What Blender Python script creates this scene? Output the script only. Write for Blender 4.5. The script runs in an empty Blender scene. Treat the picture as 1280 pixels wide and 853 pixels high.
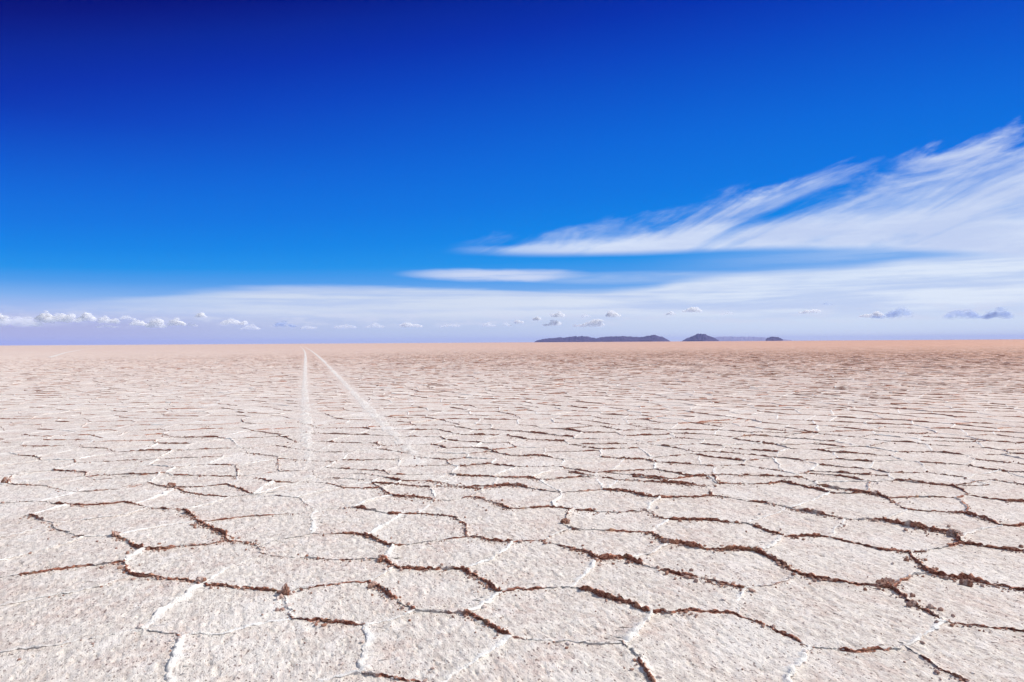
import bpy, bmesh, math, random
import numpy as np
from mathutils import Vector, Matrix
from mathutils.geometry import delaunay_2d_cdt

random.seed(7)
rng = np.random.default_rng(7)
R = math.radians
scene = bpy.context.scene
C = scene.collection

# ------------------------------------------------------------------ camera
CAM_H = 1.6
F = 853.33
ROLL = 0.0060
PITCH = 1.6 / F
fwd = Vector((0, math.cos(PITCH), math.sin(PITCH)))
right0 = Vector((1, 0, 0))
up0 = right0.cross(fwd)
right = (right0 * math.cos(ROLL) - up0 * math.sin(ROLL)).normalized()
up = right.cross(fwd).normalized()

def ray(px, py):
    d = fwd + right * ((px - 640) / F) - up * ((py - 426.5) / F)
    return d.normalized()

def ground_pt(px, py):
    d = ray(px, py)
    t = -CAM_H / d.z
    return (d.x * t, d.y * t)

def azel(px, py):
    d = ray(px, py)
    return math.atan2(d.x, d.y), math.asin(d.z)

def proj_np(x, y):
    """world ground points -> photo pixels (used only to find which cells were surveyed by hand)"""
    P = np.stack([x, y, np.full_like(x, -CAM_H)], -1)
    a = P @ np.array(right); b = P @ np.array(up); c = P @ np.array(fwd)
    c = np.where(c > 0.05, c, 0.05)
    return 640 + F * a / c, 426.5 - F * b / c

# ------------------------------------------------------------------ noise
def _hash(ix, iy, seed):
    h = (ix.astype(np.int64) * 374761393 + iy.astype(np.int64) * 668265263 + seed * 982451653) & 0xFFFFFFFF
    h = ((h ^ (h >> 13)) * 1274126177) & 0xFFFFFFFF
    h = h ^ (h >> 16)
    return (h & 0xFFFFFF).astype(np.float64) / 8388607.5 - 1.0

def vn(x, y, seed=0):
    ix = np.floor(x); iy = np.floor(y)
    fx = x - ix; fy = y - iy
    fx = fx * fx * (3 - 2 * fx); fy = fy * fy * (3 - 2 * fy)
    a = _hash(ix, iy, seed); b = _hash(ix + 1, iy, seed)
    c = _hash(ix, iy + 1, seed); d = _hash(ix + 1, iy + 1, seed)
    return (a * (1 - fx) + b * fx) * (1 - fy) + (c * (1 - fx) + d * fx) * fy

def fbm(x, y, seed=0, octv=3):
    s = 0; amp = 1.0; tot = 0
    for k in range(octv):
        s = s + amp * vn(x, y, seed + k * 17); tot += amp
        x = x * 2.03 + 3.1; y = y * 2.03 + 7.7; amp *= 0.5
    return s / tot

def sst(a, b, x):
    t = np.clip((x - a) / (b - a), 0, 1)
    return t * t * (3 - 2 * t)

# ------------------------------------------------------------------ tyre tracks (ground lines)
TL_PX = [(374.5, 432.6), (376, 434), (379.5, 437), (381.5, 441), (382, 447), (381.5, 460), (381, 480), (381, 500), (382, 525), (384, 560), (386, 600), (388, 640), (390, 700), (392, 780), (392, 870)]
TR_PX = [(377.5, 432.8), (381, 434), (388, 438), (396, 444), (405, 452), (422, 470), (441, 490), (458, 508), (475, 525), (496, 548), (527, 580), (556, 612), (600, 655), (640, 700), (690, 760), (760, 853), (790, 890)]
def track_line(pxs):
    return np.array([ground_pt(*p) for p in pxs])[::-1]
TRK = [track_line(TL_PX), track_line(TR_PX)]
T3 = track_line([(62, 447), (82, 441), (104, 437), (128, 434.6)])

def track_dist(x, y):
    best = np.full(x.shape, 1e9)
    for L in TRK:
        for (ax, ay), (bx, by) in zip(L[:-1], L[1:]):
            dx, dy = bx - ax, by - ay
            t = np.clip(((x - ax) * dx + (y - ay) * dy) / (dx * dx + dy * dy), 0, 1)
            best = np.minimum(best, np.hypot(x - ax - t * dx, y - ay - t * dy))
    return best

# ------------------------------------------------------------------ ground height
def ground_h(x, y, micro=True):
    r = np.hypot(x, y)
    fade = 1 - sst(40, 90, r)
    z = 0.012 * fbm(x * 0.9, y * 0.9, 3, 2) * fade
    x, y = 0.92 * x + 0.39 * y, 0.66 * (-0.39 * x + 0.92 * y)
    if micro:
        near = 1 - sst(10, 22, r)
        m = 0.0032 * vn(x * 22, y * 16, 21) + 0.0024 * vn(x * 47, y * 34, 22) + 0.0015 * vn(x * 95, y * 70, 23)
        pit = fbm(x * 30, y * 21, 31, 2)
        m = m - 0.006 * sst(0.38, 0.62, pit)
        bmp = fbm(x * 17, y * 12, 37, 2)
        m = m + 0.004 * sst(0.4, 0.7, bmp)
        z = z + m * near
    return z

# ------------------------------------------------------------------ mesh helpers
def new_mesh_obj(name, verts, faces, mat, smooth=True):
    me = bpy.data.meshes.new(name)
    verts = np.asarray(verts, dtype=np.float32)
    faces = np.asarray(faces, dtype=np.int32)
    me.vertices.add(len(verts)); me.vertices.foreach_set('co', verts.ravel())
    k = faces.shape[1]
    me.loops.add(faces.size); me.loops.foreach_set('vertex_index', faces.ravel())
    me.polygons.add(len(faces))
    me.polygons.foreach_set('loop_start', np.arange(0, faces.size, k, dtype=np.int32))
    me.update(calc_edges=True)
    me.polygons.foreach_set('use_smooth', np.full(len(faces), smooth))
    me.validate(clean_customdata=False)
    me.materials.append(mat)
    o = bpy.data.objects.new(name, me); C.objects.link(o)
    return o

def fattr(o, name, data):
    a = o.data.attributes.new(name, 'FLOAT', 'POINT')
    a.data.foreach_set('value', np.asarray(data, dtype=np.float32))

def tag(o, label=None, cat=None, group=None, kind=None):
    for k, v in (('label', label), ('category', cat), ('group', group), ('kind', kind)):
        if v: o[k] = v
    return o

# ------------------------------------------------------------------ node helper
class NT:
    def __init__(s, tree): s.t = tree; s.n = tree.nodes; s.l = tree.links
    def node(s, typ, **kw):
        n = s.n.new(typ)
        for k, v in kw.items(): setattr(n, k, v)
        return n
    def link(s, a, b): s.l.new(a, b)
    def put(s, sock, v):
        if isinstance(v, (int, float, tuple, list)): sock.default_value = v
        else: s.l.new(v, sock)
    def m(s, op, a, b=0.0, c=0.0, clamp=False):
        n = s.node('ShaderNodeMath', operation=op, use_clamp=clamp)
        s.put(n.inputs[0], a); s.put(n.inputs[1], b); s.put(n.inputs[2], c)
        return n.outputs[0]
    def ss(s, x, lo, hi, a=0.0, b=1.0):
        n = s.node('ShaderNodeMapRange', interpolation_type='SMOOTHSTEP')
        for i, v in enumerate((x, lo, hi, a, b)): s.put(n.inputs[i], v)
        return n.outputs[0]
    def lin(s, x, lo, hi, a=0.0, b=1.0):
        n = s.node('ShaderNodeMapRange')
        for i, v in enumerate((x, lo, hi, a, b)): s.put(n.inputs[i], v)
        return n.outputs[0]
    def mix(s, f, a, b, typ='MIX'):
        n = s.node('ShaderNodeMix', data_type='RGBA', blend_type=typ)
        s.put(n.inputs['Factor'], f)
        s.put(n.inputs[6], a); s.put(n.inputs[7], b)
        return n.outputs[2]
    def noise(s, vec, scale, detail=3.0, rough=0.5, dist=0.0, w=None):
        n = s.node('ShaderNodeTexNoise')
        if w is not None:
            n.noise_dimensions = '4D'; n.inputs['W'].default_value = w
        s.put(n.inputs['Vector'], vec); s.put(n.inputs['Scale'], scale)
        s.put(n.inputs['Detail'], detail); s.put(n.inputs['Roughness'], rough); s.put(n.inputs['Distortion'], dist)
        return n.outputs['Fac']
    def xyz(s, x, y, z=0.0):
        n = s.node('ShaderNodeCombineXYZ')
        s.put(n.inputs[0], x); s.put(n.inputs[1], y); s.put(n.inputs[2], z)
        return n.outputs[0]
    def vmul(s, v, t):
        n = s.node('ShaderNodeVectorMath', operation='MULTIPLY')
        s.put(n.inputs[0], v); n.inputs[1].default_value = t
        return n.outputs[0]
    def curve(s, x, pts):
        """piecewise curve through pts [(x,y)] given in real units"""
        xs = [p[0] for p in pts]; ys = [p[1] for p in pts]
        x0, x1, y0, y1 = min(xs), max(xs), min(ys), max(ys)
        n = s.node('ShaderNodeFloatCurve')
        cu = n.mapping.curves[0]
        q = [((a - x0) / (x1 - x0), (b - y0) / (y1 - y0)) for a, b in pts]
        cu.points[0].location = q[0]; cu.points[1].location = q[-1]
        for a in q[1:-1]: cu.points.new(*a)
        for p in cu.points: p.handle_type = 'AUTO_CLAMPED'
        n.mapping.update()
        s.put(n.inputs['Value'], s.lin(x, x0, x1, 0, 1))
        return s.m('MULTIPLY_ADD', n.outputs[0], y1 - y0, y0)
    def ramp(s, x, stops, x0=0.0, x1=1.0):
        n = s.node('ShaderNodeValToRGB')
        e = n.color_ramp.elements
        while len(e) < len(stops): e.new(0.5)
        for k, (p, c) in enumerate(stops):
            e[k].position = (p - x0) / (x1 - x0); e[k].color = (*c, 1)
        s.put(n.inputs[0], s.lin(x, x0, x1, 0, 1))
        return n.outputs[0]

def new_mat(name):
    m = bpy.data.materials.new(name); m.use_nodes = True
    m.node_tree.nodes.clear()
    t = NT(m.node_tree)
    out = t.node('ShaderNodeOutputMaterial')
    return m, t, out

def s2l(r, g, b):
    f = lambda c: (c / 255 / 12.92) if c / 255 <= 0.04045 else ((c / 255 + 0.055) / 1.055) ** 2.4
    return (f(r), f(g), f(b))

# ------------------------------------------------------------------ salt materials
def salt_material(name, track=False, ridge=False):
    m, t, out = new_mat(name)
    geo = t.node('ShaderNodeNewGeometry')
    pos = geo.outputs['Position']
    rot = t.node('ShaderNodeVectorRotate', rotation_type='Z_AXIS'); t.link(pos, rot.inputs['Vector']); rot.inputs['Angle'].default_value = R(-23)
    st = t.vmul(rot.outputs[0], (1.1, 0.60, 1.0))
    sep = t.node('ShaderNodeSeparateXYZ'); t.link(pos, sep.inputs[0])
    X, Y = sep.outputs[0], sep.outputs[1]
    rad = t.m('SQRT', t.m('ADD', t.m('MULTIPLY', X, X), t.m('MULTIPLY', Y, Y)))
    n_f = t.noise(st, 95, 4, 0.72)
    n_m = t.noise(st, 24, 4, 0.6)
    n_b = t.noise(pos, 2.3, 4, 0.6)
    n_p = t.noise(t.vmul(pos, (1.0, 0.8, 1.0)), 1.1, 4, 0.6)
    white = (0.875, 0.825, 0.745, 1); grey = (0.635, 0.583, 0.525, 1); dust = (0.68, 0.48, 0.41, 1)
    col = t.mix(t.ss(n_m, 0.36, 0.62), grey, white)
    col = t.mix(t.ss(n_f, 0.54, 0.68, 0, 0.6), col, (0.93, 0.91, 0.90, 1))
    # reddish dust, thin and patchy
    dmask = t.m('MULTIPLY', t.ss(n_b, 0.42, 0.72, 0.03, 0.45), t.ss(n_m, 0.38, 0.66, 1.0, 0.35))
    col = t.mix(dmask, col, dust)
    n_l = t.noise(t.vmul(pos, (1.0, 0.6, 1.0)), 0.22, 3, 0.55)
    col = t.mix(t.ss(n_l, 0.48, 0.70, 0.0, 0.22), col, (0.60, 0.47, 0.41, 1))
    n_g = t.noise(t.vmul(pos, (1.0, 0.6, 1.0)), 8.0, 7, 0.78)
    col = t.mix(t.ss(n_g, 0.52, 0.60, 0.0, t.ss(rad, 5, 12, 0.26, 0.60)), col, (0.52, 0.42, 0.37, 1))
    col = t.mix(t.ss(n_g, 0.48, 0.38, 0.0, 0.6), col, (0.92, 0.87, 0.82, 1))
    col = t.mix(t.ss(n_p, 0.50, 0.66, 0.0, 0.5), col, (0.91, 0.88, 0.83, 1))
    # dark grains, and specks painted as the shadow inside small pits
    grains = t.noise(st, 62, 3, 0.6, w=2.0)
    gm = t.m('MULTIPLY', t.ss(grains, 0.575, 0.635), t.ss(n_b, 0.3, 0.6, 0.6, 0.95))
    col = t.mix(gm, col, (0.15, 0.10, 0.09, 1))
    if track:
        col = t.mix(0.15, col, (0.86, 0.81, 0.75, 1))
    else:
        # farther out the pan turns pink-brown, standing in for unresolved brown ridge faces
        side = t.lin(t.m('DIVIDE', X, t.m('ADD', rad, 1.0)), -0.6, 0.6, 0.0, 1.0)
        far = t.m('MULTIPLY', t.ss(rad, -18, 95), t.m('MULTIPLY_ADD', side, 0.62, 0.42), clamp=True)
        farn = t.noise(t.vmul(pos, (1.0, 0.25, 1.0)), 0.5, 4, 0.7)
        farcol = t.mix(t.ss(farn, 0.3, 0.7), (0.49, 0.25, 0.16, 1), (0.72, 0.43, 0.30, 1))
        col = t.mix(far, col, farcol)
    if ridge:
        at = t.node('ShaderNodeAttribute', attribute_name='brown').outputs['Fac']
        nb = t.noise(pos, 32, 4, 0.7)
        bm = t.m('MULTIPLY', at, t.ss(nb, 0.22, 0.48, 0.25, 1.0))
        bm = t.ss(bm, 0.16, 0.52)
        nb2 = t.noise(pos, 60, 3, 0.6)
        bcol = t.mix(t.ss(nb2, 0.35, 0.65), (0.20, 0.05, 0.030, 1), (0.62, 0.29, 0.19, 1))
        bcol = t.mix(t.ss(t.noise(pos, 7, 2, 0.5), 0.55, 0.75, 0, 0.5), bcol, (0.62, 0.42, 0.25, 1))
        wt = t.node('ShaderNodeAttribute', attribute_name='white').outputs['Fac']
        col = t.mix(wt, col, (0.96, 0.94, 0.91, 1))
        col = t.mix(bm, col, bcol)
    bs = t.node('ShaderNodeBsdfPrincipled')
    t.link(col, bs.inputs['Base Color'])
    t.link(t.ss(n_f, 0.4, 0.7, 0.75, 0.5), bs.inputs['Roughness'])
    bs.inputs['Specular IOR Level'].default_value = 0.25
    b1 = t.node('ShaderNodeBump'); b1.inputs['Strength'].default_value = 0.9; b1.inputs['Distance'].default_value = 0.012
    t.link(t.m('ADD', t.m('MULTIPLY', n_f, 0.9), n_m), b1.inputs['Height'])
    t.link(b1.outputs[0], bs.inputs['Normal'])
    t.link(bs.outputs[0], out.inputs['Surface'])
    return m

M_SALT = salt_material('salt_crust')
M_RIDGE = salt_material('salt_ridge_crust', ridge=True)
M_TRACK = salt_material('crushed_salt', track=True)

# ------------------------------------------------------------------ the salt flat: one polar sheet
def build_ground():
    th = np.concatenate([np.linspace(-math.pi, R(-50), 50, endpoint=False),
                         np.linspace(R(-50), R(50), 1150, endpoint=False),
                         np.linspace(R(50), math.pi, 50, endpoint=False)])
    rr = [0.05, 0.4, 0.8, 1.2, 1.6, 1.9, 2.2, 2.4]
    while rr[-1] < 22000:
        r = rr[-1]
        rr.append(r + (max(0.009, r * 0.003) if r < 11 else (r * 0.006 if r < 40 else r * 0.05)))
    rr = np.array(rr)
    T, Q = np.meshgrid(th, rr)
    x = (Q * np.sin(T)).ravel(); y = (Q * np.cos(T)).ravel()
    z = ground_h(x, y)
    nr, nt = len(rr), len(th)
    idx = np.arange(nr * nt).reshape(nr, nt)
    a = idx[:-1]; b = idx[1:]
    a2 = np.roll(a, -1, 1); b2 = np.roll(b, -1, 1)
    f = np.stack([a, a2, b2, b], -1).reshape(-1, 4)[:, ::-1]
    c = len(x)
    v = np.concatenate([np.stack([x, y, z], 1), [[0, 0, 0]]])
    cap = np.stack([idx[0], idx[0], np.roll(idx[0], -1), np.full(nt, c)], 1)
    # cap triangles written as thin quads is untidy: build triangles by splitting the ring in pairs
    capq = []
    for k in range(0, nt, 2):
        capq.append([c, idx[0][k], idx[0][(k + 1) % nt], idx[0][(k + 2) % nt]])
    f = np.concatenate([f, np.array(capq)])
    o = new_mesh_obj('salt_flat', v, f, M_SALT)
    tag(o, 'vast white salt flat cracked into polygons, turning pinkish brown to the horizon', 'salt flat', kind='structure')
    return o
build_ground()

# ------------------------------------------------------------------ ridges between the polygons
# polylines surveyed near the viewer: (brown 0..1, size, points as bearings in the picture, turned into ground metres)
S = [
 (.0,1.0,[(251,733),(225,752),(200,770),(179,789)]), (.45,.55,[(179,789),(200,793),(225,797)]),
 (.08,1.1,[(225,797),(221,812),(216,835),(212,870)]), (.1,.6,[(225,797),(270,792),(320,782),(358,774)]),
 (.3,.5,[(179,789),(140,794),(75,807),(35,811),(-20,822)]),
 (.9,1.1,[(154,704),(163,717),(177,723),(205,726),(235,726),(251,733)]),
 (1,1.0,[(251,733),(285,736),(320,738),(345,740),(357,741)]), (.05,.7,[(251,733),(265,722),(290,710),(325,697),(332,697)]),
 (.5,1.4,[(357,741),(360,758),(358,773)]), (.85,.8,[(358,773),(380,775),(405,777),(430,779),(457,780)]),
 (.05,1.2,[(457,780),(461,800),(456,825),(453,841)]), (.1,.7,[(453,841),(430,844),(395,853),(370,862)]),
 (.75,.7,[(453,841),(490,845),(535,853),(560,860)]), (.2,.6,[(457,780),(485,775),(510,766),(517,764)]),
 (.6,.7,[(357,741),(378,738),(400,735),(425,731),(463,729)]), (1,1.0,[(463,729),(480,737),(500,751),(517,764)]),
 (.1,.9,[(463,729),(480,717),(493,708)]), (.5,.7,[(517,764),(550,765),(583,766)]),
 (1,.8,[(583,766),(600,772),(618,785),(638,799)]), (0,.9,[(583,766),(600,758),(616,749),(628,742)]),
 (1,1.1,[(628,742),(612,729),(596,721),(577,712)]), (.7,.6,[(628,742),(645,737),(675,736),(712,733)]),
 (0,.8,[(638,799),(605,820),(575,838),(545,860)]), (.4,.5,[(638,799),(680,803),(730,804),(779,804)]),
 (.75,.9,[(779,804),(795,817),(806,830),(818,853),(826,870)]), (0,1.0,[(779,804),(793,793),(803,780),(812,766)]),
 (1,1.1,[(812,766),(790,757),(760,748),(735,738),(712,733)]), (.05,1.0,[(712,733),(725,723),(736,712),(745,702)]),
 (.9,1.0,[(812,766),(835,765),(862,763),(885,765),(922,767)]), (.15,1.1,[(922,767),(924,752),(932,738)]),
 (.8,.55,[(922,767),(945,776),(965,786),(985,795),(1016,808)]), (.8,.8,[(1016,808),(1050,811),(1085,814),(1135,810)]),
 (0,1.0,[(1016,808),(1002,822),(988,842),(984,870)]), (.05,1.0,[(1135,810),(1150,800),(1165,790),(1182,778)]),
 (.6,.6,[(1135,810),(1155,823),(1180,838),(1210,853),(1225,864)]), (.85,.7,[(1182,778),(1215,782),(1245,785),(1280,790),(1320,795)]),
 (1,1.0,[(1182,778),(1160,767),(1143,757),(1131,745),(1112,735)]), (1,1.7,[(1112,735),(1080,731),(1045,727),(1020,723),(1000,719)]),
 (.4,.7,[(1000,719),(985,726),(965,732),(932,738)]), (1,1.5,[(945,690),(960,697),(980,706),(1000,719)]),
 (.5,.7,[(1112,735),(1130,726),(1145,720),(1158,716)]), (1,1.5,[(1158,716),(1185,722),(1208,724),(1235,731),(1262,735),(1310,742)]),
 (.9,1.3,[(1158,716),(1146,704),(1139,696),(1136,690)]), (1,1.2,[(1136,690),(1105,688),(1080,682),(1055,677),(1037,672)]),
 (.95,1.0,[(1037,672),(1010,671),(990,672),(978,671)]), (0,1.1,[(978,671),(966,681),(945,690)]),
 (1,1.1,[(978,671),(965,667),(955,664),(942,658),(930,655)]), (.8,.8,[(1136,690),(1150,690),(1175,685),(1203,679)]),
 (1,1.0,[(1203,679),(1225,683),(1250,687),(1280,690),(1315,694)]), (1,1.6,[(1203,679),(1196,671),(1186,667),(1165,663),(1140,659),(1120,654),(1105,651)]),
 (.7,.8,[(1105,651),(1085,650),(1060,649)]), (1,1.3,[(1060,649),(1040,646),(1022,643),(1003,639),(987,636)]),
 (.2,1.0,[(1037,672),(1045,662),(1060,649)]), (.1,.8,[(1105,651),(1117,643),(1132,638)]),
 (.9,.9,[(1132,638),(1122,631),(1110,624)]), (1,1.2,[(1110,624),(1095,618),(1082,617)]),
 (1,.9,[(1132,638),(1155,639),(1182,641),(1208,643)]), (.9,1.2,[(1208,643),(1228,648),(1240,653),(1250,657)]),
 (.9,1.0,[(1250,657),(1270,658),(1300,656)]), (.8,.8,[(1208,643),(1209,634),(1203,629),(1198,624)]),
 (.7,.7,[(1198,624),(1175,623),(1150,622),(1110,623)]), (.8,.8,[(1198,624),(1204,621),(1207,617)]),
 (.9,1.0,[(1207,617),(1200,612),(1190,608)]), (.9,.9,[(1207,619),(1235,624),(1260,627),(1310,630)]),
 (1,1.0,[(1190,608),(1165,605),(1150,603),(1136,600)]), (.7,.8,[(1136,600),(1110,602),(1085,602)]),
 (.8,.8,[(1190,608),(1215,603),(1240,600)]), (.6,.7,[(1085,602),(1084,610),(1082,617)]),
 (.8,.7,[(1082,617),(1060,617),(1037,616)]), (1,1.2,[(1037,616),(1020,611),(1000,607),(978,602),(960,605),(930,605),(897,605)]),
 (.9,1.0,[(1085,602),(1065,597),(1040,594),(1010,592)]), (.1,.8,[(1037,616),(1020,625),(1003,631),(987,636)]),
 (.2,.7,[(1250,657),(1222,663),(1205,670),(1203,679)]),
 # centre right
 (1,1.5,[(745,702),(730,692),(715,687),(700,683),(687,681),(675,677)]), (1,1.6,[(745,702),(765,700),(785,699),(805,706),(830,713),(860,721),(885,726),(912,733),(932,738)]),
 (.5,.6,[(675,677),(658,678),(640,679)]), (.05,.8,[(675,677),(692,669),(715,663)]),
 (.9,1.0,[(715,663),(740,663),(780,665),(813,666)]), (.9,1.2,[(715,663),(706,656),(708,647),(715,638)]),
 (1,1.2,[(813,666),(824,673),(838,681)]), (1,1.3,[(838,681),(852,680),(866,684),(885,687),(905,688),(925,688),(945,690)]),
 (.1,.7,[(838,681),(815,692),(795,697),(785,699)]), (.1,1.0,[(813,666),(824,658),(836,651)]),
 (1,.9,[(808,639),(820,646),(836,650),(870,651),(900,653),(930,655)]), (.9,.9,[(715,638),(745,640),(780,640),(808,639)]),
 (.1,1.0,[(808,639),(815,631),(825,623)]), (1,1.1,[(825,623),(808,621),(790,616),(770,614),(755,613)]),
 (.8,.8,[(825,623),(845,622),(870,622),(890,621)]), (1,.9,[(890,621),(912,623),(935,628),(960,630),(987,636)]),
 (.9,1.1,[(890,621),(884,615),(884,608)]), (.9,.8,[(884,608),(860,605),(830,601),(805,598),(790,597)]),
 (.6,.7,[(884,608),(897,605)]), (.8,1.0,[(897,605),(894,598),(891,590)]),
 (0,1.0,[(755,613),(764,607),(772,600)]), (.4,.6,[(755,613),(730,615),(703,616)]),
 (1,1.2,[(703,616),(685,614),(665,611),(640,608),(622,608),(603,612)]), (.1,.9,[(703,616),(697,624),(691,635)]),
 (1,1.0,[(691,635),(703,636),(715,638)]), (.8,.8,[(691,635),(675,636),(655,637),(637,637)]),
 (1,1.3,[(590,621),(605,624),(620,631),(637,637)]), (.1,.7,[(930,655),(945,650),(962,645),(987,636)]),
 (.9,.9,[(772,600),(755,597),(735,594),(712,591)]), (.3,.6,[(772,600),(790,598)]),
 # centre left
 (.75,.6,[(324,685),(340,677),(360,674),(392,668)]), (.8,.7,[(392,668),(415,668),(440,668),(455,670)]),
 (1,1.1,[(455,670),(470,676),(484,681),(497,683)]), (.85,.8,[(497,683),(520,680),(550,677),(583,673)]),
 (1,1.0,[(583,673),(600,672),(618,677),(640,679)]), (0,1.1,[(497,683),(490,690),(480,699)]),
 (.7,.6,[(480,699),(450,700),(415,700),(382,699),(355,698),(332,697)]), (1,1.1,[(480,699),(487,706),(493,710)]),
 (.85,.9,[(493,710),(515,711),(545,712),(577,712)]), (.9,.9,[(583,673),(581,662),(577,654),(570,647)]),
 (.8,.9,[(570,647),(550,645),(530,642),(515,642),(503,643)]), (1,1.5,[(503,643),(490,642),(475,640),(455,636),(440,634)]),
 (.5,.5,[(440,634),(415,636),(396,637)]), (.05,.8,[(440,634),(455,628),(472,622),(487,619)]),
 (.05,.8,[(503,643),(488,653),(470,663),(455,670)]), (.05,1.1,[(396,637),(389,645),(392,656),(392,668)]),
 (.35,.9,[(396,637),(384,630),(373,622)]), (.6,.5,[(396,637),(378,641),(340,643),(300,647),(260,652),(248,652)]),
 (.1,.6,[(373,622),(388,616),(408,613),(425,609)]), (.5,.5,[(373,622),(345,620),(318,619)]),
 (1,.9,[(400,603),(412,605),(425,609)]), (.7,.6,[(425,609),(450,610),(475,610)]),
 (.05,.8,[(475,610),(490,606),(503,601)]), (.6,1.0,[(475,610),(482,614),(487,619)]),
 (1,1.6,[(487,619),(500,620),(520,621),(545,624)]), (.9,.9,[(545,624),(562,626),(590,621)]),
 (.05,.9,[(545,624),(532,635),(522,642)]), (1,1.1,[(503,601),(488,598),(472,594)]),
 (.8,.9,[(503,601),(520,601),(537,601)]), (1,1.2,[(537,601),(560,605),(580,609),(603,612)]),
 (.1,1.0,[(537,601),(548,597),(557,592)]), (.5,1.0,[(603,612),(595,617),(590,621)]),
 (1,1.0,[(318,597),(330,599),(342,603)]), (1,.8,[(342,603),(362,603),(382,602),(400,603)]),
 (.05,.9,[(342,603),(330,608),(318,618)]), (.7,.6,[(420,592),(450,592),(472,594)]),
 (.05,.7,[(640,679),(630,691),(610,702),(577,712)]), 
 # left
 (.8,.6,[(10,606),(35,607),(60,608),(78,613),(95,616)]), (.6,.5,[(95,616),(125,614),(150,612),(185,604)]),
 (.05,.9,[(185,604),(193,598),(200,592)]), (.5,.6,[(185,604),(203,607),(218,610)]),
 (.9,.8,[(218,610),(235,616),(258,619),(285,621)]), (.5,.6,[(285,621),(300,619),(318,618)]),
 (.05,.7,[(285,621),(268,627),(250,632),(228,636)]), (.05,.8,[(218,610),(203,619),(185,625),(172,630)]),
 (.8,.7,[(172,630),(155,628),(135,631),(110,632),(85,632)]), (.9,.7,[(85,632),(68,630),(52,628)]),
 (.9,.6,[(52,628),(25,629),(0,630),(-30,630)]), (.05,.7,[(95,616),(75,622),(52,628)]),
 (.05,.8,[(85,632),(60,638),(38,645)]), (.7,.9,[(38,645),(52,651),(68,654)]),
 (.9,1.1,[(68,654),(66,660),(80,666),(103,672)]), (.15,.6,[(68,654),(100,651),(140,646),(165,641),(185,634)]),
 (.9,.7,[(172,630),(190,635),(210,636),(229,636)]), (1,1.3,[(229,636),(236,641),(244,646),(248,652)]),
 (1,1.5,[(248,652),(262,658),(275,665),(284,676)]), (.05,.8,[(248,652),(225,654),(190,660),(160,666),(142,670)]),
 (1,1.5,[(142,670),(155,677),(165,683),(181,688)]), (.85,.8,[(284,676),(260,682),(235,683),(205,687),(181,688)]),
 (1,.9,[(284,676),(300,677),(315,678),(324,685)]), (.8,1.2,[(324,685),(326,691),(332,697)]),
 (.05,1.2,[(181,688),(163,695),(154,704)]), (.8,.7,[(154,704),(135,707),(110,709),(75,713),(35,719),(-20,724)]),
 (.2,.6,[(103,672),(80,681),(45,690),(20,696),(-20,706)]), (.05,.4,[(103,672),(125,671),(142,670)]),
 (.2,.4,[(68,656),(37,665),(0,673),(-25,676)]), (.9,1.0,[(10,606),(8,600),(18,594)]),
 (.05,.8,[(60,608),(85,602),(107,597)]), (.9,.9,[(107,597),(125,594),(165,593),(190,594)]),
 (.3,.45,[(-20,762),(30,753),(75,743),(110,738),(135,732),(165,722)]),
]

def in_survey(px, py):
    return (px > -22) & (px < 1302) & (py > 609) & (py < 862)

survey = []
for b, s, pts in S:
    survey.append((b, s, [ground_pt(*p) for p in pts]))
sv_nodes = np.array([ground_pt(*p) for b, s, pts in S for p in (pts[0], pts[-1]) if p[1] < 634 or p[1] > 835 or p[0] < 15 or p[0] > 1262])

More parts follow.
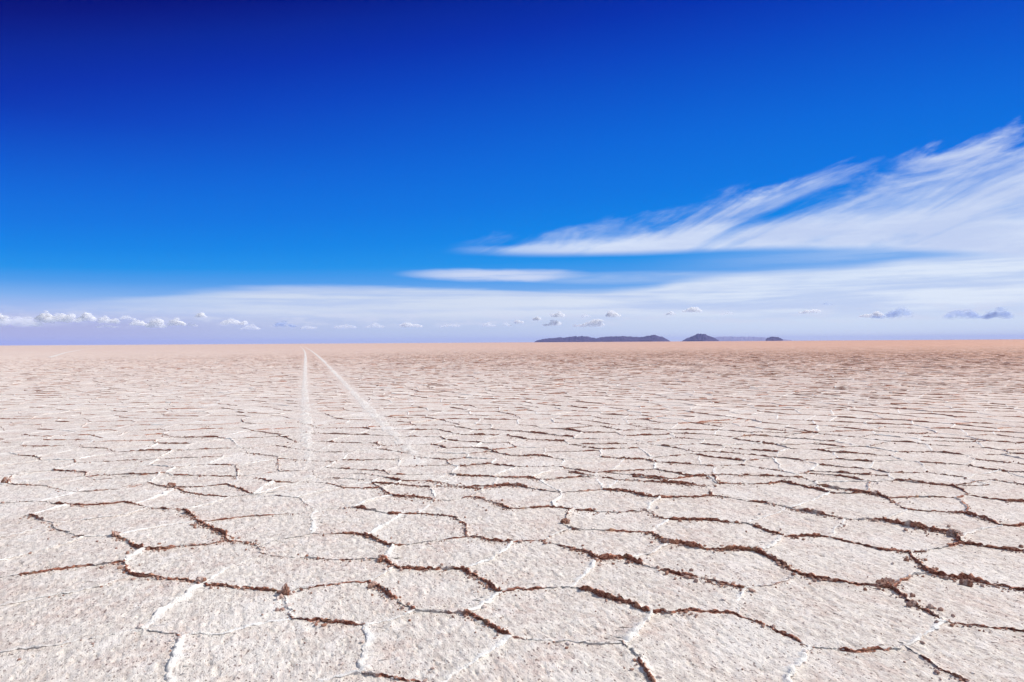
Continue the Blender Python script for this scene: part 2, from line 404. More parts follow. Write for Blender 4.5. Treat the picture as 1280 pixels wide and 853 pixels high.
def build_cells():
    """Voronoi cells from jittered seeds; returns edges as point pairs"""
    sp = 0.79
    seeds = []
    RM = 230.0
    rowh = sp * 0.87
    js = int(RM / rowh) + 3
    for j in range(-7, js):
        y = j * rowh
        xm = max(6.0, math.tan(R(42)) * max(y, 0) + 7)
        n = int(xm / sp) + 1
        i = np.arange(-n, n + 1)
        x = (i + 0.5 * (j & 1)) * sp
        r_ = np.hypot(x, y) < RM
        xs = x[r_]
        xs = xs + rng.uniform(-0.5, 0.5)
        jx = rng.uniform(-0.36, 0.36, len(xs)); jy = rng.uniform(-0.33, 0.33, len(xs))
        jx += 0.9 * fbm(xs * 0.16, np.full(len(xs), y * 0.16), 11, 2); jy += 1.1 * fbm(xs * 0.16, np.full(len(xs), y * 0.16), 12, 2)
        seeds += [(a + p, y + q) for a, p, q in zip(xs, jx, jy)]
    vs = [Vector(p) for p in seeds]
    ov, oe, of, *_ = delaunay_2d_cdt(vs, [], [], 0, 1e-6)
    P = np.array([(v.x, v.y) for v in ov]); T = np.array([f[:3] for f in of])
    A, B, D = P[T[:, 0]], P[T[:, 1]], P[T[:, 2]]
    d = 2 * (A[:, 0] * (B[:, 1] - D[:, 1]) + B[:, 0] * (D[:, 1] - A[:, 1]) + D[:, 0] * (A[:, 1] - B[:, 1]))
    a2 = (A ** 2).sum(1); b2 = (B ** 2).sum(1); c2 = (D ** 2).sum(1)
    ux = (a2 * (B[:, 1] - D[:, 1]) + b2 * (D[:, 1] - A[:, 1]) + c2 * (A[:, 1] - B[:, 1])) / d
    uy = (a2 * (D[:, 0] - B[:, 0]) + b2 * (A[:, 0] - D[:, 0]) + c2 * (B[:, 0] - A[:, 0])) / d
    E = {}
    for k, tri in enumerate(T):
        for u, v in ((tri[0], tri[1]), (tri[1], tri[2]), (tri[2], tri[0])):
            E.setdefault((min(u, v), max(u, v)), []).append(k)
    pr = np.array([v for v in E.values() if len(v) == 2])
    p0 = np.stack([ux[pr[:, 0]], uy[pr[:, 0]]], 1); p1 = np.stack([ux[pr[:, 1]], uy[pr[:, 1]]], 1)
    L = np.hypot(*(p1 - p0).T)
    ok = (L < 2.2) & (L > 0.03)
    return p0[ok], p1[ok]

THRUST = np.array([-0.30, -0.95])

def build_ridges():
    lines = []          # (pts Nx2, brown, size)
    for b, s, pts in survey:
        lines.append((np.array(pts), b, s))
    p0, p1 = build_cells()
    x0, y0 = proj_np(p0[:, 0], p0[:, 1]); x1, y1 = proj_np(p1[:, 0], p1[:, 1])
    in0 = in_survey(x0, y0) & (p0[:, 1] > 1); in1 = in_survey(x1, y1) & (p1[:, 1] > 1)
    both = in0 & in1
    p0, p1, in0, in1 = p0[~both], p1[~both], in0[~both], in1[~both]
    for k in np.nonzero(in0 | in1)[0]:
        q = (p0 if in0[k] else p1)
        o = (p1 if in0[k] else p0)[k]
        d = np.hypot(*(sv_nodes - q[k]).T) + 0.3 * np.hypot(*(sv_nodes - o).T)
        q[k] = sv_nodes[np.argmin(d)]
    L = np.hypot(*(p1 - p0).T)
    mx, my = proj_np((p0[:, 0] + p1[:, 0]) / 2, (p0[:, 1] + p1[:, 1]) / 2)
    inm = (mx > -10) & (mx < 1290) & (my > 618) & (my < 853) & ((p0 + p1)[:, 1] > 1)
    keep = (L > 0.03) & (L < 1.9) & ~inm
    p0, p1 = p0[keep], p1[keep]
    mid = (p0 + p1) / 2
    rm = np.hypot(*mid.T)
    dirv = (p1 - p0) / np.hypot(*(p1 - p0).T)[:, None]
    nrm = np.stack([-dirv[:, 1], dirv[:, 0]], 1)
    align = np.abs(nrm @ THRUST)
    skew = (dirv[:, 0] * dirv[:, 1]) < 0        # edges running to the near right are pushed up more
    sz = 0.65 + 0.75 * rng.random(len(p0)) ** 1.6 + 0.22 * skew
    br = np.clip(sst(0.30, 0.75, align) * (0.5 + 0.6 * rng.random(len(p0))) + 0.3 * skew * align + 0.12 * mid[:, 0] / (rm + 1), 0, 1)
    br = np.where(rng.random(len(p0)) < 0.12, 0.1, br)
    sz = sz * np.where(align < 0.4, 0.85, 1.0) * (1 - 0.25 * (mid[:, 0] / (rm + 1) < -0.2))
    for a, c, b, s in zip(p0, p1, br, sz):
        lines.append((np.stack([a, c]), b, s))
    groups = {}
    NB = [1, 2, 3, 4, 6, 8, 12, 16, 24, 32, 48, 72, 110]
    for pts, b, s in lines:
        seg = np.hypot(*(pts[1:] - pts[:-1]).T); Ltot = seg.sum()
        r = math.hypot(*pts.mean(0))
        step = min(0.45, max(0.014, 0.0035 * r + (0.02 if r > 12 else 0) + (0.004 * (r - 25) if r > 25 else 0)))
        n = next((k for k in NB if k >= Ltot / step), NB[-1])
        lod = 0 if r < 13 else (1 if r < 45 else 2)
        t = np.concatenate([[0], np.cumsum(seg)]) / Ltot
        # slight overrun so that joints close
        u = np.linspace(0, 1, n + 1)
        P = np.stack([np.interp(u, t, pts[:, 0]), np.interp(u, t, pts[:, 1])], 1)
        groups.setdefault((n, lod), []).append((P, b, s))
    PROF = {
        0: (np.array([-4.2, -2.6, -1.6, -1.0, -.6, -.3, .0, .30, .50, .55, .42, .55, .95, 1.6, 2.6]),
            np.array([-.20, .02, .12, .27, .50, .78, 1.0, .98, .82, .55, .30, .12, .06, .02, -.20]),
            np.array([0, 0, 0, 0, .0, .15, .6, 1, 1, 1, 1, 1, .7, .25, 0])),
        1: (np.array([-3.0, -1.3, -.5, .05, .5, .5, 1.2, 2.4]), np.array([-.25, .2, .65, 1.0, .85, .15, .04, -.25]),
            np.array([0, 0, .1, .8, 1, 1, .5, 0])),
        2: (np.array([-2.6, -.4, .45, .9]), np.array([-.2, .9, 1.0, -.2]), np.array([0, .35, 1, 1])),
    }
    V = []; Fc = []; BR = []; WH = []; base = 0
    for (n, lod), items in groups.items():
        P = np.array([i[0] for i in items]); b = np.array([i[1] for i in items])[:, None]; s = np.array([i[2] for i in items])[:, None]
        x, y = P[..., 0], P[..., 1]
        rr_ = np.hypot(x, y)
        wob = 0.030 * np.where(rr_ > 50, 0.6, 1)
        if lod < 2:
            wx = wob * fbm(x * 4.5, y * 4.5, 51, 3) + 0.012 * vn(x * 24, y * 24, 53)
            wy = wob * fbm(x * 4.5, y * 4.5, 61, 3) + 0.012 * vn(x * 24, y * 24, 63)
            P = np.stack([x + wx, y + wy], -1)
        x, y = P[..., 0], P[..., 1]
        tg = np.gradient(P, axis=1); tg /= np.linalg.norm(tg, axis=2, keepdims=True) + 1e-9
        nm = np.stack([-tg[..., 1], tg[..., 0]], -1)
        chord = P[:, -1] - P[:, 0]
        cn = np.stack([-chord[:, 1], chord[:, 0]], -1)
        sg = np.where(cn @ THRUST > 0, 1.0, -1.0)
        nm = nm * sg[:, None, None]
        # flip windings to match
        td = track_dist(x.ravel(), y.ravel()).reshape(x.shape)
        crush = sst(0.16, 0.34, td + 0.06 * vn(x * 3, y * 3, 71))
        crush = np.where(rr_ < 8, np.maximum(crush, 0.55 + 0.45 * (rr_ < 5.5)), crush)
        along = 0.5 + 0.5 * fbm(x * 5.5, y * 5.5, 81, 2)
        chunk = 0.72 + 0.62 * along
        hv = 0.55 + 0.75 * sst(-0.45, 0.35, fbm(x * 2.6, y * 2.6, 85, 3))
        gap = sst(-0.42, -0.12, fbm(x * 3.1, y * 3.1, 87, 2) + 0.10 * (s - 0.8))
        frag = sst(-0.30, 0.0, fbm(x * 7, y * 7, 88, 2))
        gap = np.where(rr_ > 8.5, (0.5 + 0.5 * gap) * (0.25 + 0.75 * frag), gap)
        hv = hv * (0.28 + 0.72 * gap) * np.where(rr_ > 8.5, 0.88, 1.0) * (1 - 0.78 * sst(32, 150, rr_)) * (1 - 0.85 * sst(130, 228, rr_))
        h = 0.0165 * s ** 0.8 * chunk * (0.26 + 0.74 * crush) * (0.8 + 0.3 * b) * hv
        w = 0.021 * (0.55 + 0.45 * s) * (0.85 + 0.3 * fbm(x * 8, y * 8, 91, 2))
        w = w * (0.75 + 0.35 * (1 - b)) * (0.7 + 0.3 * gap)
        ps, pz, pb = PROF[lod]
        w = w * (1 - 0.28 * sst(7.5, 10, rr_))
        soft = (1 - np.clip(b / 0.45, 0, 1))
        w = w * (1 + 0.55 * soft); h = h * (1 - 0.05 * soft)
        off = ps[None, None, :] * w[..., None]
        zz = pz[None, None, :] * h[..., None]
        ln = np.array([0.0 if (k in (0, len(ps) - 1)) else 1.0 for k in range(len(ps))])[None, None, :]
        if lod == 0:
            X0 = x[..., None] + nm[..., 0:1] * off; Y0 = y[..., None] + nm[..., 1:2] * off
            rough = vn(X0 * 55, Y0 * 55 + zz * 60, 101) + 0.6 * vn(X0 * 120, Y0 * 120 + zz * 90, 103)
            zz = zz + ln * rough * (0.0045 + 0.25 * np.clip(zz, 0, 1)) * (0.6 + 0.6 * b[..., None] + 0.8 * soft[..., None])
            j = vn(x[..., None] * 48 + ps * 3.7, y[..., None] * 48 + pz * 9.1, 105)
            off = off + ln * j * 0.0105 * (0.35 + b[..., None]) * (np.abs(ps) < 1.3)
            # broken lips: now and then the brown lip drops away
        elif lod == 1:
            j = vn(x[..., None] * 30 + ps * 3.7, y[..., None] * 30 + pz * 9.1, 105)
            zz = zz * (1 + 0.30 * ln * j)
        X1 = x[..., None] + nm[..., 0:1] * off; Y1 = y[..., None] + nm[..., 1:2] * off
        gz = ground_h(X1, Y1, micro=False)
        Z1 = gz + zz - 0.004 * (1 - ln)
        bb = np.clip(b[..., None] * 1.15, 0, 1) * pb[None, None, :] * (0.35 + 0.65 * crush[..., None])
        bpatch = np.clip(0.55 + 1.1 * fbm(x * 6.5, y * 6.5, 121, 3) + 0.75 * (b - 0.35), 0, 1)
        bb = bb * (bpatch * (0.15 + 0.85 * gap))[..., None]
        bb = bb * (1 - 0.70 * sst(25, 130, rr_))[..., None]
        ww = np.clip(pz * 1.2, 0, 1)[None, None, :] * (1 - b[..., None]) * (0.5 + 0.48 * sst(-0.3, 0.5, fbm(x * 4, y * 4, 131, 3)))[..., None] * np.ones_like(bb) * (ps < 0.9)
        K = len(ps); nl = len(items)
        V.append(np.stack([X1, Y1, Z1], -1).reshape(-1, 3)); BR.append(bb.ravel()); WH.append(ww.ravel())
        idx = base + np.arange(nl * (n + 1) * K).reshape(nl, n + 1, K)
        q = np.stack([idx[:, :-1, :-1], idx[:, 1:, :-1], idx[:, 1:, 1:], idx[:, :-1, 1:]], -1)
        q = np.where((sg > 0)[:, None, None, None], q[..., ::-1], q)
        Fc.append(q.reshape(-1, 4)); base += nl * (n + 1) * K
    V = np.concatenate(V); Fc = np.concatenate(Fc)
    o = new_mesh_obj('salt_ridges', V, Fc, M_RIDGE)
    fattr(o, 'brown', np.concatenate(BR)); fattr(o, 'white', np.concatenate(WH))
    tag(o, 'network of low crusted salt ridges, brown and white, outlining the polygons of the flat', 'salt ridges', kind='stuff')
    print('ridge verts', len(V))
    return lines
ridge_lines = build_ridges()

# ------------------------------------------------------------------ crumbs of broken crust
M_CR, t, out = new_mat('crumb_salt')
pos = t.node('ShaderNodeNewGeometry').outputs['Position']
tone = t.node('ShaderNodeAttribute', attribute_name='tone').outputs['Fac']
cc = t.mix(tone, (0.22, 0.085, 0.055, 1), (0.86, 0.80, 0.76, 1))
cc = t.mix(t.ss(t.noise(pos, 90, 3, 0.6), 0.35, 0.65, 0, 0.45), cc, (0.55, 0.34, 0.24, 1))
bs = t.node('ShaderNodeBsdfPrincipled'); t.link(cc, bs.inputs['Base Color']); bs.inputs['Roughness'].default_value = 0.85
bs.inputs['Specular IOR Level'].default_value = 0.2
t.link(bs.outputs[0], out.inputs['Surface'])

def ico(sub):
    bm = bmesh.new(); bmesh.ops.create_icosphere(bm, subdivisions=sub, radius=1.0)
    v = np.array([x.co[:] for x in bm.verts]); f = np.array([[q.index for q in p.verts] for p in bm.faces]); bm.free()
    return v, f

def build_crumbs():
    v0, f0 = ico(1)
    pts = []; tone = []; size = []
    for P, b, s in ridge_lines:
        r = math.hypot(*P.mean(0))
        if r > 15 or (b < 0.3 and r > 7): continue
        seg = np.hypot(*(P[1:] - P[:-1]).T); L = seg.sum()
        n = int(L * (14 + 120 * b * s) * (1.0 if r < 8 else 0.4))
        if n == 0: continue
        tt = np.concatenate([[0], np.cumsum(seg)]) / L
        u = rng.random(n)
        u = u[vn(u * L * 7 + P[0, 0] * 9, u * 0 + P[0, 1] * 5, 5) > -0.25]
        n = len(u)
        x = np.interp(u, tt, P[:, 0]) + THRUST[0] * 0.02; y = np.interp(u, tt, P[:, 1]) + THRUST[1] * 0.03
        x = x + 0.030 * fbm(x * 4.5, y * 4.5, 51, 3); y = y + 0.030 * fbm(x * 4.5, y * 4.5, 61, 3)
        sp = np.where(rng.random(n) < 0.72, 0.020, 0.065) * (0.6 + 0.5 * s)
        x += rng.normal(0, 1, n) * sp; y += rng.normal(0, 1, n) * sp
        pts.append(np.stack([x, y], 1))
        tone.append(np.where(rng.random(n) < 0.25 + 0.75 * b, rng.uniform(0, 0.35, n), rng.uniform(0.7, 1, n)))
        size.append(np.exp(rng.normal(math.log(0.0046), 0.55, n)) * (0.8 + 0.35 * s))
    # stray grains over the plates
    n = 2600
    rr_ = 2.6 + 9 * rng.random(n) ** 1.2; th = rng.uniform(R(-44), R(44), n)
    pts.append(np.stack([rr_ * np.sin(th), rr_ * np.cos(th)], 1))
    tone.append(rng.choice([0.15, 0.5, 0.9], n)); size.append(np.exp(rng.normal(math.log(0.0026), 0.35, n)))
    pts = np.concatenate(pts); tone = np.concatenate(tone); size = np.clip(np.concatenate(size), 0.0015, 0.017)
    N = len(pts); k = len(v0)
    a = rng.uniform(0, 6.28, N)
    sc = size[:, None] * rng.uniform(0.6, 1.35, (N, 3))
    vv = v0[None] * (1 + rng.uniform(-0.28, 0.28, (N, k, 1))) * sc[:, None, :]
    ca, sa = np.cos(a)[:, None], np.sin(a)[:, None]
    X = vv[..., 0] * ca - vv[..., 1] * sa + pts[:, :1]; Y = vv[..., 0] * sa + vv[..., 1] * ca + pts[:, 1:]
    Z = vv[..., 2] * 0.8 + (ground_h(pts[:, 0], pts[:, 1]) + size * 0.45)[:, None]
    V = np.stack([X, Y, Z], -1).reshape(-1, 3)
    Fc = (f0[None] + (np.arange(N) * k)[:, None, None]).reshape(-1, 3)
    o = new_mesh_obj('salt_crumbs', V, Fc, M_CR, smooth=False)
    fattr(o, 'tone', np.repeat(tone, k))
    tag(o, 'loose brown and white crumbs of broken salt crust strewn along the ridges', 'salt crumbs', kind='stuff')
    print('crumbs', N)
build_crumbs()

# ------------------------------------------------------------------ larger clods
def build_clod(px, py, sx, sy, sz, tone, label, seed):
    x, y = ground_pt(px, py)
    v, f = ico(4)
    n = 0
    V = np.array(v)
    d = 0.30 * vn(V[:, 0] * 2.2 + seed, V[:, 1] * 2.2 + V[:, 2] * 1.7, seed) + 0.24 * vn(V[:, 0] * 5 + V[:, 2] * 4, V[:, 1] * 5 + seed, seed + 9) + 0.12 * vn(V[:, 0] * 12 + V[:, 2] * 9, V[:, 1] * 12, seed + 5) + 0.07 * vn(V[:, 0] * 27 + V[:, 2] * 19, V[:, 1] * 25, seed + 6)
    V = V * (1 + d)[:, None]
    V[:, 2] = np.maximum(V[:, 2], -0.45)
    V = V * np.array([sx, sy, sz])
    o = new_mesh_obj('salt_clod', V, f, M_CR, smooth=True)
    o.data.set_sharp_from_angle(angle=R(28))
    fattr(o, 'tone', np.clip(np.full(len(V), tone) + 0.5 * vn(V[:, 0] * 40, V[:, 1] * 40 + V[:, 2] * 30, seed), 0, 1))
    o.location = (x, y, float(ground_h(np.array([x]), np.array([y]), False)[0]) + sz * 0.30)
    o.rotation_euler = (0, 0, random.uniform(0, 6.28))
    tag(o, label, 'salt clod', 'clods of broken salt crust standing on the ridges')
CLODS = [
 (357, 745, .030, .024, .045, 0.0, 'upright dark brown salt clod at the left ridge corner in the front row of polygons'),
 (477, 701, .036, .028, .030, .05, 'dark maroon salt clod where two ridges meet, between the lower ends of the tyre tracks'),
 (466, 734, .032, .022, .022, .15, 'ragged brown salt clod at the upper corner of a small polygon near the front'),
 (584, 768, .026, .020, .022, .1, 'small brown salt clod on the ridge corner in the bottom centre of the flat'),
 (1107, 733, .060, .036, .036, .1, 'big rounded brown salt clod at the right end of the thickest ridge'),
 (1208, 731, .034, .026, .026, .05, 'dark brown salt clod lying just in front of the ridge near the right border'),
 (1141, 757, .028, .022, .022, .1, 'round brown clod in the line of loose lumps below the thickest ridge'),
 (1194, 671, .050, .040, .042, .2, 'reddish brown clod with a pale foot at a bend of the ridge on the right'),
 (707, 655, .040, .030, .030, .0, 'dark brown clod at the sharp left bend of a looping ridge right of centre'),
 (835, 680, .042, .028, .028, .1, 'brown clod beside a low white ridge in the middle of the right half'),
 (251, 730, .032, .026, .028, .25, 'yellowish brown clod at the ridge junction on the left, above the wide white ridge'),
 (214, 609, .050, .034, .040, .1, 'dark clod standing alone farther back on the left of the tyre tracks'),
 (8, 604, .050, .040, .045, .2, 'brown clod at the far left end of a ridge by the picture border'),
 (144, 671, .040, .030, .030, .25, 'pale brown clod heading the short dark ridge on the left'),
 (1095, 619, .055, .036, .030, .1, 'flat brown clod on a ridge in the back right part of the near polygons'),
]
for k, c in enumerate(CLODS): build_clod(*c, seed=200 + 13 * k)

# ------------------------------------------------------------------ tyre tracks
def build_track(L, label, wdt=0.27, name='tyre_track', near_cut=6.5):
    seg = np.hypot(*(L[1:] - L[:-1]).T); s = np.concatenate([[0], np.cumsum(seg)])
    # smooth the surveyed line
    us = [0.0]
    while us[-1] < s[-1]:
        x_ = np.interp(us[-1], s, L[:, 0]); y_ = np.interp(us[-1], s, L[:, 1])
        us.append(us[-1] + max(0.03, 0.006 * math.hypot(x_, y_)))
    us = np.array(us[:-1])
    P = np.stack([np.interp(us, s, L[:, 0]), np.interp(us, s, L[:, 1])], 1)
    for _ in range(30):
        P[1:-1] = 0.25 * P[:-2] + 0.5 * P[1:-1] + 0.25 * P[2:]
    tg = np.gradient(P, axis=0); tg /= np.linalg.norm(tg, axis=1, keepdims=True)
    nm = np.stack([tg[:, 1], -tg[:, 0]], 1)
    r = np.hypot(*P.T)
    K = 15
    q = np.linspace(-1, 1, K)
    W = wdt / 2 * (1 + 0.15 * vn(us * 1.3, us * 0, 7))
    X = P[:, :1] + nm[:, :1] * q * W[:, None]; Y = P[:, 1:] + nm[:, 1:] * q * W[:, None]
    fadein = sst(near_cut - 3.0, near_cut + 5, r)[:, None]
    lift = -0.004 + 0.009 * (1 - q ** 2)[None] - 0.022 * (1 - fadein)
    rough = 0.013 * fbm(X * 13, Y * 5, 141, 4) * (1 - 0.8 * sst(25, 60, r))[:, None]
    edge = -0.016 * (np.abs(q) > 0.97)[None] * (1 - sst(60, 90, r))[:, None]
    Z = ground_h(X, Y) + lift + rough + edge
    Z = np.where(r[:, None] > 60, np.maximum(Z, 0.008), Z)
    n = len(P)
    idx = np.arange(n * K).reshape(n, K)
    f = np.stack([idx[:-1, :-1], idx[:-1, 1:], idx[1:, 1:], idx[1:, :-1]], -1).reshape(-1, 4)
    o = new_mesh_obj(name, np.stack([X, Y, Z], -1).reshape(-1, 3), f, M_TRACK)
    tag(o, label, 'tyre track', 'tyre tracks crossing the salt flat', 'structure')
build_track(TRK[0], 'left of the two pale tyre tracks running away to the horizon')
build_track(TRK[1], 'right of the two pale tyre tracks, slanting away to the horizon')
build_track(T3, 'short faint pale track on the horizon far to the left', wdt=0.55)

# ------------------------------------------------------------------ island hills
def rock_mat(name, a, b):
    m, t, out = new_mat(name)
    pos = t.node('ShaderNodeNewGeometry').outputs['Position']
    c = t.mix(t.ss(t.noise(pos, 0.012, 5, 0.65), 0.35, 0.65), a, b)
    bs = t.node('ShaderNodeBsdfPrincipled'); t.link(c, bs.inputs['Base Color']); bs.inputs['Roughness'].default_value = 0.9
    bs.inputs['Specular IOR Level'].default_value = 0.1
    t.link(bs.outputs[0], out.inputs['Surface'])
    return m
M_HILL = rock_mat('haze_tinted_rock', (0.028, 0.022, 0.060, 1), (0.080, 0.062, 0.135, 1))  # purple-blue of the haze is partly mixed into the rock colour

def build_hill(name, prof, dist, depth, label, seed, base_py, mat=M_HILL):
    """prof: [(px, height in picture pixels)] -> a hill that long and that high at its real distance"""
    pxs = np.array([p[0] for p in prof]); hs = np.array([p[1] for p in prof])
    n, K = 260, 60
    u = np.linspace(pxs[0], pxs[-1], n)
    m_per_px = dist / F
    X = (u - 640) / F * dist
    H = np.interp(u, pxs, hs) * m_per_px * (1 + (pxs.mean() - 640) ** 2 / F ** 2 * 0.0)
    env = np.sin(np.linspace(0, math.pi, n)) ** 0.35
    H = H * (1 + 0.13 * fbm(u * 0.55, u * 0, seed, 3)) + 0.0
    v = np.linspace(-1, 1, K)
    U, Vv = np.meshgrid(u, v, indexing='ij')
    rid = 0.25 * fbm(U * 0.13, U * 0 + 2, seed + 2, 2)
    prof_v = np.clip(1 - np.abs(Vv - rid) / (1 - np.sign(Vv - rid) * rid), 0, 1) ** 0.8
    Z = H[:, None] * prof_v
    Z = Z * (1 + 0.25 * fbm(U * 0.55, Vv * 3.0, seed + 4, 4) * (1 - prof_v ** 3))
    gul = np.abs(fbm(U * 0.42, Vv * 1.1 + 4, seed + 7, 3))
    Z = Z * (1 - 0.35 * sst(0.0, 0.3, 0.3 - gul) * (1 - prof_v ** 2))
    wy = depth * (0.35 + 0.65 * env)[:, None]
    Yc = dist + Vv * wy + 120 * fbm(U * 0.05, U * 0, seed + 9, 2)
    # the shore is steep and slightly undercut: lift the rim a little above the flat
    rim = 0.10 * H.max() * np.clip(np.minimum(H / (H.max() * .25 + 1e-6), 1), 0, 1)[:, None]
    Z = np.maximum(Z, 0) + rim * (np.abs(Vv) < 0.985) - 1.0 * (np.abs(Vv) >= 0.985)
    Xc = np.repeat(X[:, None], K, 1) * (Yc / dist)
    Xc[:, 0] = Xc[:, 1]; Xc[:, -1] = Xc[:, -2]
    idx = np.arange(n * K).reshape(n, K)
    f = np.stack([idx[:-1, :-1], idx[1:, :-1], idx[1:, 1:], idx[:-1, 1:]], -1).reshape(-1, 4)
    bot = np.stack([Xc, Yc, np.full_like(Z, -1.0)], -1).reshape(-1, 3)
    o = new_mesh_obj(name, np.stack([Xc, Yc, Z], -1).reshape(-1, 3), f, mat)
    tag(o, label, 'hill', 'hills rising from the salt flat at the horizon', 'structure')

build_hill('hill', [(668, .3), (671, 1.6), (680, 3.4), (692, 4.6), (705, 5.2), (713, 6.2), (718, 6.7), (722, 6.0), (728, 6.8), (735, 5.9), (745, 3.8), (757, 5.9), (772, 6.2), (785, 6.0), (800, 4.8), (809, 6.2), (817, 7.6), (828, 5.0), (838, .2)],
           10000, 420, 'long low dark purple hilly island on the horizon, widest of the islands', 301, 427)
build_hill('hill', [(852, .2), (858, 2.8), (864, 5.0), (870, 7.6), (873, 8.4), (877, 8.7), (881, 8.2), (887, 5.6), (893, 3.2), (899, .2)],
           10000, 330, 'dark purple peaked island hill standing alone on the horizon', 331, 426)
build_hill('hill', [(957, .8), (959, 3.2), (963, 4.4), (968, 4.6), (973, 4.2), (976, 2.6), (978.5, 1.2)],
           10000, 120, 'tiny flat-topped dark islet on the horizon right of the peaked island', 361, 426)
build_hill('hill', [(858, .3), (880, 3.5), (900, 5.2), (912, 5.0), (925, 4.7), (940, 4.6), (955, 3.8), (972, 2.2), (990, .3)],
           21500, 500, 'faint pale blue range far beyond the peaked island', 391, 426, mat=rock_mat('haze_paled_rock', (0.24, 0.24, 0.33, 1), (0.30, 0.30, 0.40, 1)))  # pale blue base colour carries part of the haze over the distance

# ------------------------------------------------------------------ cumulus clouds
def cloud_mat(name, col, clear):
    m, t, out = new_mat(name)
    d = t.node('ShaderNodeBsdfDiffuse'); d.inputs['Color'].default_value = (*col, 1)
    tl = t.node('ShaderNodeBsdfTranslucent'); tl.inputs['Color'].default_value = (*col, 1)
    tr = t.node('ShaderNodeBsdfTransparent')
    pos = t.node('ShaderNodeNewGeometry').outputs['Position']
    n = t.noise(pos, 0.006, 4, 0.65)
    m1 = t.node('ShaderNodeMixShader'); m1.inputs[0].default_value = 0.52
    t.link(d.outputs[0], m1.inputs[1]); t.link(tl.outputs[0], m1.inputs[2])
    m2 = t.node('ShaderNodeMixShader'); t.link(t.ss(n, 0.35, 0.65, min(clear + 0.10, 0.95), clear), m2.inputs[0])
    t.link(m1.outputs[0], m2.inputs[1]); t.link(tr.outputs[0], m2.inputs[2])
    t.link(m2.outputs[0], out.inputs['Surface'])
    return m
M_CLOUD = cloud_mat('cloud_vapour', (1.0, 1.0, 1.0), 0.68)
M_CLOUDT = cloud_mat('thin_cloud_vapour', (1.0, 1.0, 1.0), 0.86)
M_CLOUDG = cloud_mat('grey_cloud_vapour', (0.62, 0.72, 0.92), 0.91)
CD = 32000.0
def build_cloud(px, py, w, h, label, mat, seed):
    rs = np.random.default_rng(seed)
    d = ray(px, py); s = CD / math.hypot(d.x, d.y)
    ctr = np.array(d) * s
    mp = CD / F * math.sqrt(1 + ((px - 640) / F) ** 2)
    Wm, Hm = w * mp / 2, h * mp / 2
    v0, f0 = ico(3)
    V = []; Fc = []; base = 0
    hd = np.array([d.y, -d.x, 0]) / math.hypot(d.x, d.y)
    dp = np.array([d.x, d.y, 0]) / math.hypot(d.x, d.y)
    pk = rs.uniform(-0.5, 0.5); pk2 = rs.uniform(-0.9, 0.9)
    for i in range(int(16 + 2.2 * w)):
        u = rs.uniform(-1, 1)
        dome = max(0.18, 1 - abs(u - pk) ** 1.4) * 0.75 + 0.35 * max(0, 1 - abs(u - pk2) * 3)
        dome = min(dome, 1.0)
        v = rs.random() ** 0.8
        r = Hm * rs.uniform(0.22, 0.50) * (0.6 + 0.5 * dome) * (1.15 - 0.45 * v)
        c = np.array([0.0, 0, 0]) + hd * u * Wm * 0.86 + dp * rs.uniform(-1, 1) * Wm * 0.3
        c[2] = -Hm + r * 0.8 + v * dome * (2 * Hm - 2 * r)
        sc = np.array([rs.uniform(1.1, 1.9), rs.uniform(1.1, 1.9), rs.uniform(0.7, 1.0)])
        dv = 1 + 0.22 * vn(v0[:, 0] * 3 + i * 7 + seed, v0[:, 1] * 3 + v0[:, 2] * 3, seed) + 0.14 * vn(v0[:, 0] * 7 + v0[:, 2] * 6, v0[:, 1] * 7 + i * 3, seed + 3)
        V.append(v0 * dv[:, None] * r * sc + c); Fc.append(f0 + base); base += len(v0)
    o = new_mesh_obj('cloud', np.concatenate(V), np.concatenate(Fc), mat)
    o.location = ctr
    tag(o, label, 'cloud', 'small puffy clouds low over the horizon')
